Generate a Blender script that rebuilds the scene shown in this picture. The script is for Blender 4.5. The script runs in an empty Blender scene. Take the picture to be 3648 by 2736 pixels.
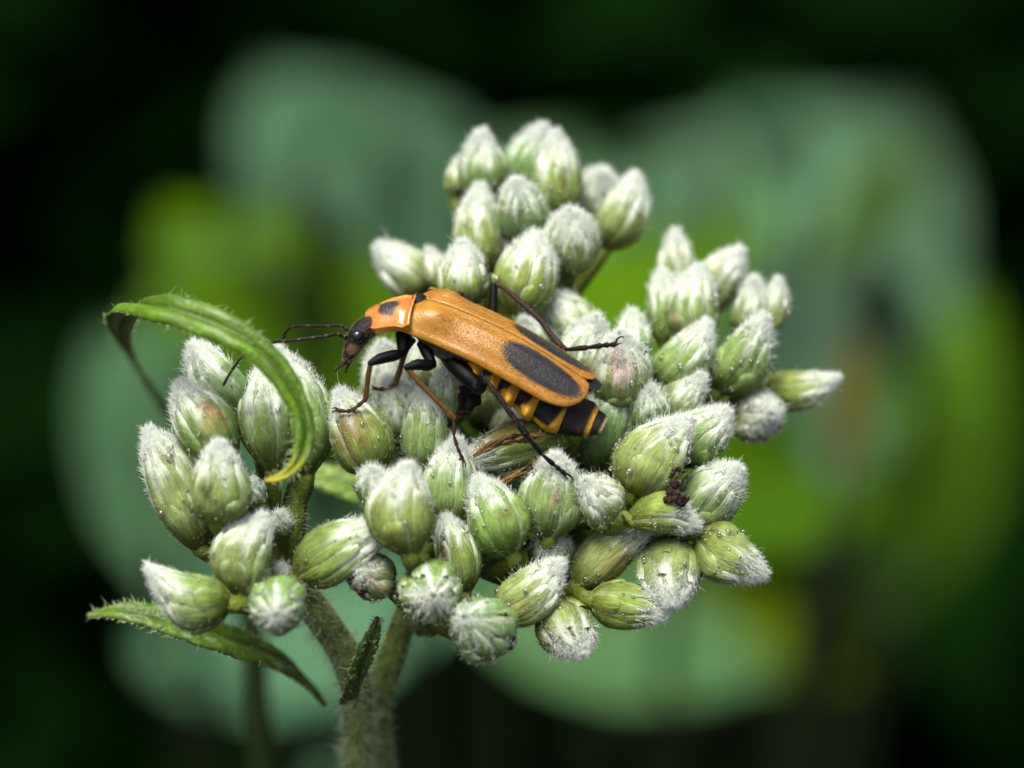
import bpy, math, random
import numpy as np
rng = np.random.default_rng(7); random.seed(7)
R = math.radians

# ---------------------------------------------------------------- camera, sky, sun, exposure
PITCH = R(35); DIST = 0.150; VIEW_W = 0.0459           # a macro picture: 46 mm wide at 150 mm
FOCUS = np.array([0.0, 0.0, 0.60])                     # flower head stands 0.6 m above the ground
RIGHT = np.array([1.0, 0, 0]); FWD = np.array([0, math.cos(PITCH), -math.sin(PITCH)])
UP = np.array([0, math.sin(PITCH), math.cos(PITCH)])
scene = bpy.context.scene
cam_d = bpy.data.cameras.new('camera'); cam = bpy.data.objects.new('camera', cam_d)
scene.collection.objects.link(cam); scene.camera = cam
cam.location = FOCUS - FWD * DIST; cam.rotation_euler = (R(90) - PITCH, 0, 0)
cam_d.sensor_width = 36; cam_d.lens = 36 * DIST / VIEW_W
cam_d.clip_start = 0.002; cam_d.clip_end = 500
cam_d.dof.use_dof = True; cam_d.dof.focus_distance = DIST - 0.0008; cam_d.dof.aperture_fstop = 22
SUN_EL, SUN_AZ = 78, 245                                # soft light from above, a little behind the camera's left
w = bpy.data.worlds.new('World'); scene.world = w; w.use_nodes = True
nt = w.node_tree; sky = nt.nodes.new('ShaderNodeTexSky'); sky.sky_type = 'NISHITA'; sky.sun_disc = False
sky.sun_elevation = R(SUN_EL); sky.sun_rotation = R(SUN_AZ); sky.dust_density = 8.0; sky.air_density = 1.0; sky.ozone_density = 0.3
nt.links.new(sky.outputs[0], nt.nodes['Background'].inputs[0]); nt.nodes['Background'].inputs[1].default_value = 0.066
sun_d = bpy.data.lights.new('sun', 'SUN'); sun_d.energy = 1.5; sun_d.angle = R(26); sun_d.color = (1, .985, .95)
sun = bpy.data.objects.new('sun', sun_d); scene.collection.objects.link(sun)
sun.rotation_euler = (R(90 - SUN_EL), 0, R(180 - SUN_AZ))
vs = scene.view_settings; vs.view_transform = 'Standard'; vs.look = 'None'; vs.gamma = 1; vs.exposure = 1.64
scene.cycles.use_denoising = True; scene.cycles.max_bounces = 8; scene.cycles.transparent_max_bounces = 8
scene.cycles.caustics_reflective = False; scene.cycles.caustics_refractive = False
scene.cycles.sample_clamp_indirect = 4

# ---------------------------------------------------------------- helpers
MM = 0.001; PX = 12.0 / 825                             # mm per photograph-crop pixel at the focal plane
def P(cx, cy, wmm=0.0):
    """crop pixel + height above the focal plane (mm, towards the lens) -> world point"""
    sx = 544 + cx * 1.15732; sy = 408 + cy * 1.15732
    z = DIST - wmm * MM; k = VIEW_W / 3648 * z / DIST
    return FOCUS - FWD * wmm * MM + RIGHT * (sx - 1824) * k + UP * (1368 - sy) * k
def V(u, v, ww): return RIGHT * u + UP * v - FWD * ww   # camera-aligned direction -> world
def nrm(a):
    a = np.asarray(a, float); return a / np.maximum(np.linalg.norm(a, axis=-1, keepdims=True), 1e-12)
ORIG = {}
def new_obj(name, data, parent=None, origin=None, **props):
    o = bpy.data.objects.new(name, data); scene.collection.objects.link(o)
    origin = np.zeros(3) if origin is None else np.asarray(origin, float)
    ORIG[o.name] = origin
    if parent is not None:
        o.parent = parent; o.location = origin - ORIG[parent.name]
    else: o.location = origin
    for k, v in props.items(): o[k] = v
    return o
def empty(name, origin, label, cat, **kw): return new_obj(name, None, None, origin, label=label, category=cat, **kw)
def mesh(name, verts, faces, mat, parent=None, origin=None, col=None, smooth=True, attrs=None, **props):
    verts = np.asarray(verts, float)
    if origin is None: origin = ORIG[parent.name] if parent is not None else verts[0]
    me = bpy.data.meshes.new(name); v = (verts - origin).astype(np.float32)
    if isinstance(faces, np.ndarray):
        n, k = faces.shape; idx = faces.ravel().astype(np.int32); starts = (np.arange(n) * k).astype(np.int32)
    else:
        idx = np.fromiter((i for f in faces for i in f), np.int32); n = len(faces)
        starts = np.concatenate([[0], np.cumsum([len(f) for f in faces])[:-1]]).astype(np.int32)
    me.vertices.add(len(v)); me.vertices.foreach_set('co', v.ravel())
    me.loops.add(len(idx)); me.loops.foreach_set('vertex_index', idx)
    me.polygons.add(n); me.polygons.foreach_set('loop_start', starts)
    me.update(calc_edges=True)
    if smooth: me.polygons.foreach_set('use_smooth', np.ones(n, bool))
    if col is not None:
        c = np.ones((len(v), 4), np.float32); c[:, :3] = col
        me.attributes.new('tint', 'FLOAT_COLOR', 'POINT').data.foreach_set('color', c.ravel())
    for k, a in (attrs or {}).items():
        me.attributes.new(k, 'FLOAT', 'POINT').data.foreach_set('value', np.asarray(a, np.float32).ravel())
    me.materials.append(mat)
    return new_obj(name, me, parent, origin, **props)
class Bag:
    """collects pieces of one mesh"""
    def __init__(s): s.v = []; s.f = []; s.c = []; s.n = 0
    def add(s, v, f, c=(1, 1, 1)):
        s.v.append(v); s.f += [tuple(int(i) + s.n for i in q) for q in f]
        s.c.append(np.broadcast_to(np.asarray(c, float), (len(v), 3))); s.n += len(v)
    def make(s, name, mat, parent=None, origin=None, **p):
        return mesh(name, np.vstack(s.v), s.f, mat, parent, origin, col=np.vstack(s.c), **p)
def grid_faces(nu, nv, wrap=False):
    f = []
    for i in range(nu - 1):
        for j in range(nv if wrap else nv - 1):
            j2 = (j + 1) % nv; f.append((i * nv + j, i * nv + j2, (i + 1) * nv + j2, (i + 1) * nv + j))
    return f
def catmull(pts, n):
    p = np.asarray(pts, float)
    if len(p) == 2: return p[0] + (p[1] - p[0]) * np.linspace(0, 1, n)[:, None]
    q = np.vstack([2 * p[0] - p[1], p, 2 * p[-1] - p[-2]]); out = []
    for u in np.linspace(0, len(p) - 1 - 1e-9, n):
        i = int(u); t = u - i; a, b, c, d = q[i:i + 4]
        out.append(.5 * (2 * b + (c - a) * t + (2 * a - 5 * b + 4 * c - d) * t * t + (3 * b - a - 3 * c + d) * t ** 3))
    return np.array(out)
def descend(p, end):
    """points from p down to a far end, spaced ever wider so that a spline through them stays smooth"""
    return [p + (end - p) * f for f in (.008, .02, .05, .12, .28, .6, 1.0)]
def frames(pts, ref):
    t = nrm(np.gradient(pts, axis=0)); s = nrm(np.cross(t, ref)); return t, s, np.cross(s, t)
def tube(pts, rad, sides=8, ref=None, flat=1.0, caps=True):
    """swept tube; rad per point in metres"""
    pts = np.asarray(pts, float); rad = np.broadcast_to(rad, (len(pts),))
    ref = np.array([.93, .31, .17]) if ref is None else ref
    t, s, b = frames(pts, ref); th = np.linspace(0, 2 * np.pi, sides, endpoint=False)
    v = (pts[:, None] + rad[:, None, None] * (np.cos(th)[None, :, None] * s[:, None] + flat * np.sin(th)[None, :, None] * b[:, None])).reshape(-1, 3)
    f = grid_faces(len(pts), sides, True)
    if caps: f += [tuple(range(sides))[::-1], tuple(range((len(pts) - 1) * sides, len(pts) * sides))]
    return v, f
def sphere(c, r, seg=10, ring=6):
    v = []; r = np.broadcast_to(r, 3)
    for i in range(ring + 1):
        a = math.pi * i / ring
        for j in range(seg):
            b = 2 * math.pi * j / seg; v.append(c + r * np.array([math.sin(a) * math.cos(b), math.sin(a) * math.sin(b), math.cos(a)]))
    return np.array(v), grid_faces(ring + 1, seg, True)
def hairs(root, dirs, length, rad, bend, segs=2):
    """many tapering three-sided hairs -> verts, tri/quad faces as one array of quads+tris (list)"""
    n = len(root); d = nrm(dirs); side = nrm(np.cross(d, rng.normal(size=(n, 3)))); up = np.cross(d, side)
    L = np.broadcast_to(length, (n,))[:, None]; Rr = np.broadcast_to(rad, (n,))[:, None]; B = np.broadcast_to(bend, (n,))[:, None]
    rings = []
    for k in range(segs):
        u = k / segs; c = root + d * L * u + side * L * B * u * u; rr = Rr * (1 - .55 * u)
        for j in range(3):
            a = 2 * math.pi * j / 3; rings.append(c + rr * (math.cos(a) * side + math.sin(a) * up))
    tip = root + d * L + side * L * B; rings.append(tip); nv = segs * 3 + 1
    v = np.stack(rings, 1).reshape(-1, 3); base = (np.arange(n) * nv)[:, None]; tr = []
    for k in range(segs - 1):
        for j in range(3):
            a, b = k * 3 + j, k * 3 + (j + 1) % 3; tr += [(a, b, b + 3), (a, b + 3, a + 3)]
    for j in range(3): tr.append(((segs - 1) * 3 + j, (segs - 1) * 3 + (j + 1) % 3, segs * 3))
    f = (base[:, None, :] + np.array(tr)[None]).reshape(-1, 3)
    return v, f
def sstep(a, b, x):
    t = np.clip((np.asarray(x, float) - a) / (b - a), 0, 1); return t * t * (3 - 2 * t)
def lerp(a, b, t): return np.asarray(a, float) + (np.asarray(b, float) - np.asarray(a, float)) * np.asarray(t)[..., None]

# ---------------------------------------------------------------- materials
def mat(name, rough=.5, base=None, spec=.4, noise=None, bump=None, transl=0., attr=True, coat=0., sheen=0., alpha_glass=False, var=.0):
    m = bpy.data.materials.new(name); m.use_nodes = True; t = m.node_tree; b = t.nodes['Principled BSDF']
    b.inputs['Roughness'].default_value = rough; b.inputs['Specular IOR Level'].default_value = spec
    b.inputs['Coat Weight'].default_value = coat; b.inputs['Coat Roughness'].default_value = .14
    b.inputs['Sheen Weight'].default_value = sheen
    tc = t.nodes.new('ShaderNodeTexCoord')
    if attr:
        a = t.nodes.new('ShaderNodeAttribute'); a.attribute_name = 'tint'; colout = a.outputs['Color']
    else:
        c = t.nodes.new('ShaderNodeRGB'); c.outputs[0].default_value = (*base, 1); colout = c.outputs[0]
    if noise:                                          # (scale per metre, low, high) brightness mottling
        n = t.nodes.new('ShaderNodeTexNoise'); n.inputs['Scale'].default_value = noise[0]; n.inputs['Detail'].default_value = 5
        t.links.new(tc.outputs['Object'], n.inputs['Vector'])
        mr = t.nodes.new('ShaderNodeMapRange'); mr.inputs[1].default_value = .3; mr.inputs[2].default_value = .7
        mr.inputs[3].default_value = noise[1]; mr.inputs[4].default_value = noise[2]; t.links.new(n.outputs[0], mr.inputs[0])
        mx = t.nodes.new('ShaderNodeVectorMath'); mx.operation = 'SCALE'
        t.links.new(colout, mx.inputs[0]); t.links.new(mr.outputs[0], mx.inputs['Scale']); colout = mx.outputs[0]
    t.links.new(colout, b.inputs['Base Color'])
    if bump:                                           # (scale, height in metres)
        n2 = t.nodes.new('ShaderNodeTexNoise'); n2.inputs['Scale'].default_value = bump[0]; n2.inputs['Detail'].default_value = 3
        t.links.new(tc.outputs['Object'], n2.inputs['Vector'])
        bp = t.nodes.new('ShaderNodeBump'); bp.inputs['Distance'].default_value = bump[1]; bp.inputs['Strength'].default_value = 1
        t.links.new(n2.outputs[0], bp.inputs['Height']); t.links.new(bp.outputs[0], b.inputs['Normal'])
    if transl:
        tr = t.nodes.new('ShaderNodeBsdfTranslucent'); t.links.new(colout, tr.inputs[0])
        mix = t.nodes.new('ShaderNodeMixShader'); mix.inputs[0].default_value = transl
        t.links.new(b.outputs[0], mix.inputs[1]); t.links.new(tr.outputs[0], mix.inputs[2])
        t.links.new(mix.outputs[0], t.nodes['Material Output'].inputs[0])
    return m
def bract_material():
    m = bpy.data.materials.new('bract_skin'); m.use_nodes = True; t = m.node_tree; b = t.nodes['Principled BSDF']; L = t.links.new
    a = t.nodes.new('ShaderNodeAttribute'); a.attribute_name = 'tint'; fu = t.nodes.new('ShaderNodeAttribute'); fu.attribute_name = 'fu'; ft = t.nodes.new('ShaderNodeAttribute'); ft.attribute_name = 'ft'
    cb = t.nodes.new('ShaderNodeCombineXYZ'); L(fu.outputs['Fac'], cb.inputs[0]); L(ft.outputs['Fac'], cb.inputs[1])
    mp = t.nodes.new('ShaderNodeMapping'); mp.inputs['Scale'].default_value = (9, 1.3, 1); L(cb.outputs[0], mp.inputs[0])
    n = t.nodes.new('ShaderNodeTexNoise'); n.inputs['Scale'].default_value = 1.0; n.inputs['Detail'].default_value = 4; n.inputs['Roughness'].default_value = .65; L(mp.outputs[0], n.inputs['Vector'])
    tc = t.nodes.new('ShaderNodeTexCoord'); n2 = t.nodes.new('ShaderNodeTexNoise'); n2.inputs['Scale'].default_value = 1600; n2.inputs['Detail'].default_value = 4; L(tc.outputs['Object'], n2.inputs['Vector'])
    ml = t.nodes.new('ShaderNodeMath'); ml.operation = 'MULTIPLY'; L(n.outputs[0], ml.inputs[0]); L(n2.outputs[0], ml.inputs[1])
    mr = t.nodes.new('ShaderNodeMapRange'); mr.inputs[1].default_value = .12; mr.inputs[2].default_value = .42; mr.inputs[3].default_value = .62; mr.inputs[4].default_value = 1.38; L(ml.outputs[0], mr.inputs[0])
    mx = t.nodes.new('ShaderNodeVectorMath'); mx.operation = 'SCALE'; L(a.outputs['Color'], mx.inputs[0]); L(mr.outputs[0], mx.inputs['Scale']); L(mx.outputs[0], b.inputs['Base Color'])
    bp = t.nodes.new('ShaderNodeBump'); bp.inputs['Distance'].default_value = .00012; L(n.outputs[0], bp.inputs['Height']); L(bp.outputs[0], b.inputs['Normal'])
    b.inputs['Roughness'].default_value = .72; b.inputs['Specular IOR Level'].default_value = .12
    tr = t.nodes.new('ShaderNodeBsdfTranslucent'); L(mx.outputs[0], tr.inputs[0]); ms = t.nodes.new('ShaderNodeMixShader'); ms.inputs[0].default_value = .12
    L(b.outputs[0], ms.inputs[1]); L(tr.outputs[0], ms.inputs[2]); L(ms.outputs[0], t.nodes['Material Output'].inputs[0]); return m
M_bract = bract_material()
M_hair = mat('plant_hair', .5, spec=.3, transl=.5)
M_stem = mat('stem_skin', .55, spec=.3, noise=(1500, .55, 1.35), bump=(6000, .00008))
M_leaf = mat('leaf_blade', .42, spec=.45, noise=(900, .75, 1.25), bump=(5000, .00008), transl=.18)
M_bgleaf = mat('background_leaf_blade', .8, spec=.04, noise=(45, .55, 1.4), transl=.25)
M_under = mat('undergrowth_leaf', .9, spec=.0, noise=(30, .7, 1.3), transl=.1)
M_dry = mat('dry_brown', .75, spec=.2, noise=(6000, .5, 1.4), bump=(9000, .0001))
M_leg = mat('leg_chitin', .4, spec=.13, noise=(9000, .7, 1.3), bump=(30000, .00002))
M_body = mat('body_chitin', .4, spec=.22, noise=(5000, .75, 1.2), bump=(20000, .00004))
M_fuzz = mat('golden_fuzz', .5, spec=.4, transl=.3)
M_eye = mat('eye_black', .16, base=(.004, .004, .006), spec=.5, attr=False)
M_pron = mat('pronotum_shell', .3, spec=.45, noise=(3000, .85, 1.12), bump=(9000, .00003), coat=.7)
# elytra: orange with a soft-edged black spot, finely wrinkled
def elytron_material():
    m = bpy.data.materials.new('elytron_shell'); m.use_nodes = True; t = m.node_tree; b = t.nodes['Principled BSDF']; L = t.links.new
    tc = t.nodes.new('ShaderNodeTexCoord'); a = t.nodes.new('ShaderNodeAttribute'); a.attribute_name = 'spot'
    n = t.nodes.new('ShaderNodeTexNoise'); n.inputs['Scale'].default_value = 22000; n.inputs['Detail'].default_value = 2; L(tc.outputs['Object'], n.inputs['Vector'])
    ad = t.nodes.new('ShaderNodeMath'); ad.operation = 'MULTIPLY_ADD'; ad.inputs[1].default_value = .22; L(n.outputs[0], ad.inputs[0]); L(a.outputs['Fac'], ad.inputs[2])
    mr = t.nodes.new('ShaderNodeMapRange'); mr.interpolation_type = 'SMOOTHSTEP'; mr.inputs[1].default_value = .0; mr.inputs[2].default_value = .24; L(ad.outputs[0], mr.inputs[0])
    n3 = t.nodes.new('ShaderNodeTexNoise'); n3.inputs['Scale'].default_value = 1200; L(tc.outputs['Object'], n3.inputs['Vector'])
    r1 = t.nodes.new('ShaderNodeValToRGB'); e = r1.color_ramp.elements; e[0].position = .3; e[0].color = (.285, .122, .003, 1); e[1].position = .72; e[1].color = (.35, .158, .004, 1); L(n3.outputs[0], r1.inputs[0])
    mx = t.nodes.new('ShaderNodeMix'); mx.data_type = 'RGBA'; L(mr.outputs[0], mx.inputs[0]); L(r1.outputs[0], mx.inputs[6]); mx.inputs[7].default_value = (.006, .0055, .007, 1)
    L(mx.outputs[2], b.inputs['Base Color'])
    v = t.nodes.new('ShaderNodeTexVoronoi'); v.inputs['Scale'].default_value = 16000; L(tc.outputs['Object'], v.inputs['Vector'])
    v2 = t.nodes.new('ShaderNodeTexNoise'); v2.inputs['Scale'].default_value = 12000; v2.inputs['Detail'].default_value = 3; L(tc.outputs['Object'], v2.inputs['Vector'])
    sm = t.nodes.new('ShaderNodeMath'); L(v.outputs['Distance'], sm.inputs[0]); L(v2.outputs[0], sm.inputs[1])
    bp = t.nodes.new('ShaderNodeBump'); bp.inputs['Distance'].default_value = .0000115; L(sm.outputs[0], bp.inputs['Height']); L(bp.outputs[0], b.inputs['Normal'])
    b.inputs['Roughness'].default_value = .34; b.inputs['Specular IOR Level'].default_value = .6
    return m
M_elytron = elytron_material()
def water_material():
    m = bpy.data.materials.new('dew_water'); m.use_nodes = True; t = m.node_tree; t.nodes.remove(t.nodes['Principled BSDF'])
    tr = t.nodes.new('ShaderNodeBsdfTransparent'); tr.inputs[0].default_value = (.97, .98, .97, 1); gl = t.nodes.new('ShaderNodeBsdfGlossy'); gl.inputs['Roughness'].default_value = .03
    fr = t.nodes.new('ShaderNodeFresnel'); fr.inputs[0].default_value = 1.8; mx = t.nodes.new('ShaderNodeMixShader')
    t.links.new(fr.outputs[0], mx.inputs[0]); t.links.new(tr.outputs[0], mx.inputs[1]); t.links.new(gl.outputs[0], mx.inputs[2]); t.links.new(mx.outputs[0], t.nodes['Material Output'].inputs[0])
    return m
M_water = water_material()
def ground_material():
    m = bpy.data.materials.new('ground_soil'); m.use_nodes = True; t = m.node_tree; b = t.nodes['Principled BSDF']
    n = t.nodes.new('ShaderNodeTexNoise'); n.inputs['Scale'].default_value = 40; n.inputs['Detail'].default_value = 8
    tc = t.nodes.new('ShaderNodeTexCoord'); t.links.new(tc.outputs['Object'], n.inputs['Vector'])
    r = t.nodes.new('ShaderNodeValToRGB'); e = r.color_ramp.elements; e[0].color = (.012, .012, .006, 1); e[1].color = (.03, .028, .012, 1)
    t.links.new(n.outputs[0], r.inputs[0]); t.links.new(r.outputs[0], b.inputs['Base Color']); b.inputs['Roughness'].default_value = .95
    return m

# ---------------------------------------------------------------- ground and the dark undergrowth
S = 150
mesh('ground', np.array([[-S, -S, 0], [S, -S, 0], [S, S, 0], [-S, S, 0]], float), [(0, 1, 2, 3)], ground_material(), None, np.zeros(3), kind='structure')
def undergrowth():
    bag_v = []; bag_f = []; bag_c = []; n = 0
    for i in range(2600):
        ww = -rng.uniform(540, 950); c = P(rng.uniform(-900, 3100), rng.uniform(-900, 2600), ww)
        if c[2] < .01: continue
        L = rng.uniform(.04, .11); wd = L * rng.uniform(.35, .6)
        ax = nrm(rng.normal(size=3) * [1, 1, .5] + [0, 0, -.2]); nn = nrm(rng.normal(size=3) * .7 + [0, -.5, .8]); sd = nrm(np.cross(ax, nn)); nn = np.cross(sd, ax)
        pts = []
        for u, k in ((0, .12), (.25, .8), (.5, 1), (.78, .62), (1, .04)):
            m0 = c + ax * L * (u - .5) - nn * L * .25 * (u - .4) ** 2
            pts += [m0 - sd * wd * k * .5 + nn * wd * .12 * k, m0, m0 + sd * wd * k * .5 + nn * wd * .12 * k]
        bag_v.append(np.array(pts)); f = np.array(grid_faces(5, 3)) + n; bag_f.append(f); n += 15
        g = rng.uniform(.55, 1.3); bag_c.append(np.tile(np.array([.002, .0115, .0012]) * g, (15, 1)))  # near-black green: deep shade is put into the leaf colour
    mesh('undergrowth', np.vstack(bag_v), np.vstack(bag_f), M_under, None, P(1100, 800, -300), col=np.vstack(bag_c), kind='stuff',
         label='mass of leaves coloured as in deep shade far behind the flower heads', category='undergrowth')
undergrowth()

# ---------------------------------------------------------------- blurred leaves behind
def bg_leaf(base, tip, wpx, w0, w1, color, label, up=(0, -.35, .95), curl=.12, stalk_to=None):
    w0 *= 2.4; w1 *= 2.4; color = np.array(color) * 1.02
    A = P(*base, w0); B = P(*tip, w1); L = np.linalg.norm(B - A); ax = (B - A) / L
    sc = (DIST - .5 * (w0 + w1) * MM) / DIST; W = wpx * PX * MM * sc
    nn = nrm(np.array(up, float)); sd = nrm(np.cross(ax, nn)); nn = np.cross(sd, ax)
    root = empty('background_leaf', A, label, 'leaf', group='blurred leaves behind the flower heads')
    nu, nv = 26, 15; us = np.linspace(0, 1, nu); vsn = np.linspace(-1, 1, nv); v = []; c = []
    for i, u in enumerate(us):
        hw = W * .5 * (math.sin(math.pi * u ** .8) ** .75 * .98 + .01) * (1 + .02 * math.sin(u * 160))
        for s in vsn:
            vein = abs(math.sin((u * 9 + abs(s) * 1.6) * math.pi)) ** 8
            p = A + ax * L * u + sd * hw * s + nn * (W * .07 * abs(s) ** 1.3 - L * curl * (u - .3) ** 2 * (1 if u > .3 else .3) + W * .012 * math.sin(u * 28 + abs(s) * 4) + .006 * W * vein)
            v.append(p); k = .82 + .3 * (math.exp(-(s / .07) ** 2)) + .12 * vein
            c.append(np.array(color) * k)
    bl = mesh('blade', np.array(v), grid_faces(nu, nv), M_bgleaf, root, col=np.array(c))
    end = np.array([A[0] * .6, A[1] + .16, 0.0])
    pts = catmull([A + (B - A) * .03, A] + descend(A - ax * .004, end), 18)
    bg = Bag(); bg.add(*tube(pts, np.linspace(.0006, .0016, 18), 8), (.012, .03, .006)); bg.make('stalk', M_stem, root)
    return root
GREY = (.052, .118, .07); GREEN = (.062, .15, .004); MIDG = (.05, .118, .03); TEAL = (.06, .135, .085)
bg_leaf((1050, 700), (330, -190), 760, -120, -150, (.05, .115, .058), 'blurred blue-green leaf rising behind the beetle and its antennae')
bg_leaf((860, 1020), (20, 230), 640, -85, -105, (.058, .135, .002), 'blurred yellow-green leaf behind the curled leaf and the antennae')
bg_leaf((1400, 1050), (2330, -60), 1180, -140, -170, (.072, .15, .078), 'broad blurred grey-green leaf behind the buds beyond the beetle\'s tail')
bg_leaf((1100, 900), (1800, 330), 520, -95, -105, (.06, .14, .002), 'small blurred bright green leaf between the topmost buds and those beyond the tail')
bg_leaf((520, 860), (1290, 20), 660, -160, -190, (.052, .12, .045), 'blurred dull green leaf behind the upper bud group')
bg_leaf((420, 1600), (-160, 640), 620, -110, -125, (.055, .13, .058), 'blurred grey-green leaf behind the small bud cluster')
bg_leaf((1450, 1000), (2360, 1240), 700, -90, -110, (.05, .125, .002), 'blurred deep green leaf behind the dark string of droppings')
bg_leaf((1500, 1500), (2330, 1560), 640, -90, -100, (.085, .14, .003), 'blurred yellowish leaf behind the lowest outward-pointing buds')
bg_leaf((900, 1480), (1930, 1700), 560, -75, -80, (.075, .17, .06), 'blurred pale green leaf below the lowest buds')
bg_leaf((1000, 1480), (-80, 1620), 760, -85, -95, (.07, .17, .085), 'blurred sea-green leaf below the small bud cluster')
bg_leaf((200, 1500), (1300, 150), 1500, -175, -200, (.075, .17, .02), 'large dim green leaf farthest behind the beetle')
bg_leaf((1350, 1560), (2520, 520), 1350, -170, -190, (.068, .165, .008), 'large dim green leaf farthest behind the buds beyond the tail')
bg_leaf((600, 500), (760, -60), 300, -165, -170, (.03, .065, .006), 'small dark green leaf behind the upper bud group and the blue-green leaf')
bg_leaf((1250, 480), (1760, 120), 260, -180, -185, (.03, .06, .006), 'narrow dark green leaf along the edge of the broad grey-green leaf')
bg_leaf((1900, 760), (2250, 420), 330, -120, -124, (.085, .17, .1), 'pale blurred leaf overlapping the broad grey-green leaf')
bg_leaf((1700, 1330), (2240, 1120), 300, -70, -76, (.05, .13, .004), 'blurred green leaf behind the bud beside the droppings')
bg_leaf((-60, 1050), (150, 560), 320, -130, -134, (.045, .11, .03), 'dim green leaf behind the bend of the curled leaf')
bg_leaf((1000, 1420), (600, 1180), 330, -90, -96, (.06, .15, .075), 'blurred blue-green leaf seen between the two flower clusters')
bg_leaf((2070, 1260), (2190, 880), 190, -80, -85, (.075, .165, .1), 'narrow blurred blue-green leaf beside the brown dead leaf')
bg_leaf((2120, 1120), (2165, 640), 120, -60, -64, (.065, .055, .01), 'narrow blurred brown dead leaf behind the outermost buds')

DIM = [(150, 420, 320, 'behind the top of the curled leaf'), (80, 760, 300, 'just below the bend of the curled leaf'), (-20, 1150, 330, 'behind the outermost bud of the small cluster'), (40, 1500, 300, 'behind the lowest bud of the small cluster'),
 (620, 60, 300, 'high above the antennae of the beetle'), (900, 120, 260, 'beside the topmost bud group'), (1020, 330, 280, 'right behind the topmost bud group'), (1380, 330, 300, 'behind the paired buds of the topmost group'),
 (1560, 120, 300, 'in the dark gap beside the topmost paired buds'), (1900, 60, 340, 'across the upper rim of the broad grey-green leaf'), (2200, 250, 330, 'on the outer edge of the broad grey-green leaf'), (2280, 620, 330, 'beyond the tip of the brown dead leaf'),
 (2230, 900, 320, 'close beside the brown dead leaf'), (2260, 1300, 330, 'under the narrow blue-green leaf'), (2020, 1350, 280, 'behind the tip of the lowest outward-pointing bud'), (1850, 1620, 320, 'overlapping the yellowish leaf'),
 (2180, 1700, 320, 'below the yellowish leaf'), (1450, 1700, 320, 'under the downward-pointing buds'), (1150, 1680, 280, 'under the open-ended buds'), (480, 1700, 320, 'behind the fuzzy stem of the small cluster'),
 (160, 1720, 300, 'below the drooping leaf'), (330, 250, 280, 'over the blue-green leaf above the antennae'), (1980, 1050, 260, 'behind the two outermost buds beyond the tail'), (480, 420, 260, 'on the yellow-green leaf above the antennae'), (1780, 420, 300, 'behind the tall bud tips beyond the tail')]
for k, (cx, cy, sz, where) in enumerate(DIM):
    an = rng.uniform(0, 2 * math.pi); dx, dy = sz * .62 * math.cos(an), sz * .62 * math.sin(an); tone = rng.uniform(.65, 1.35); hue = k % 4
    lf = bg_leaf((cx - dx, cy - dy), (cx + dx, cy + dy), sz * rng.uniform(.45, .75), -rng.uniform(75, 165), -rng.uniform(75, 165), np.array([(.045, .105, .02), (.04, .1, .045), (.055, .12, .004), (.05, .11, .06)][hue]) * tone, ('dull green', 'deep green', 'yellow-green', 'grey-green')[hue] + ' out-of-focus leaf ' + where)
    lf['group'] = 'dim leaves in the background foliage'
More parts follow.
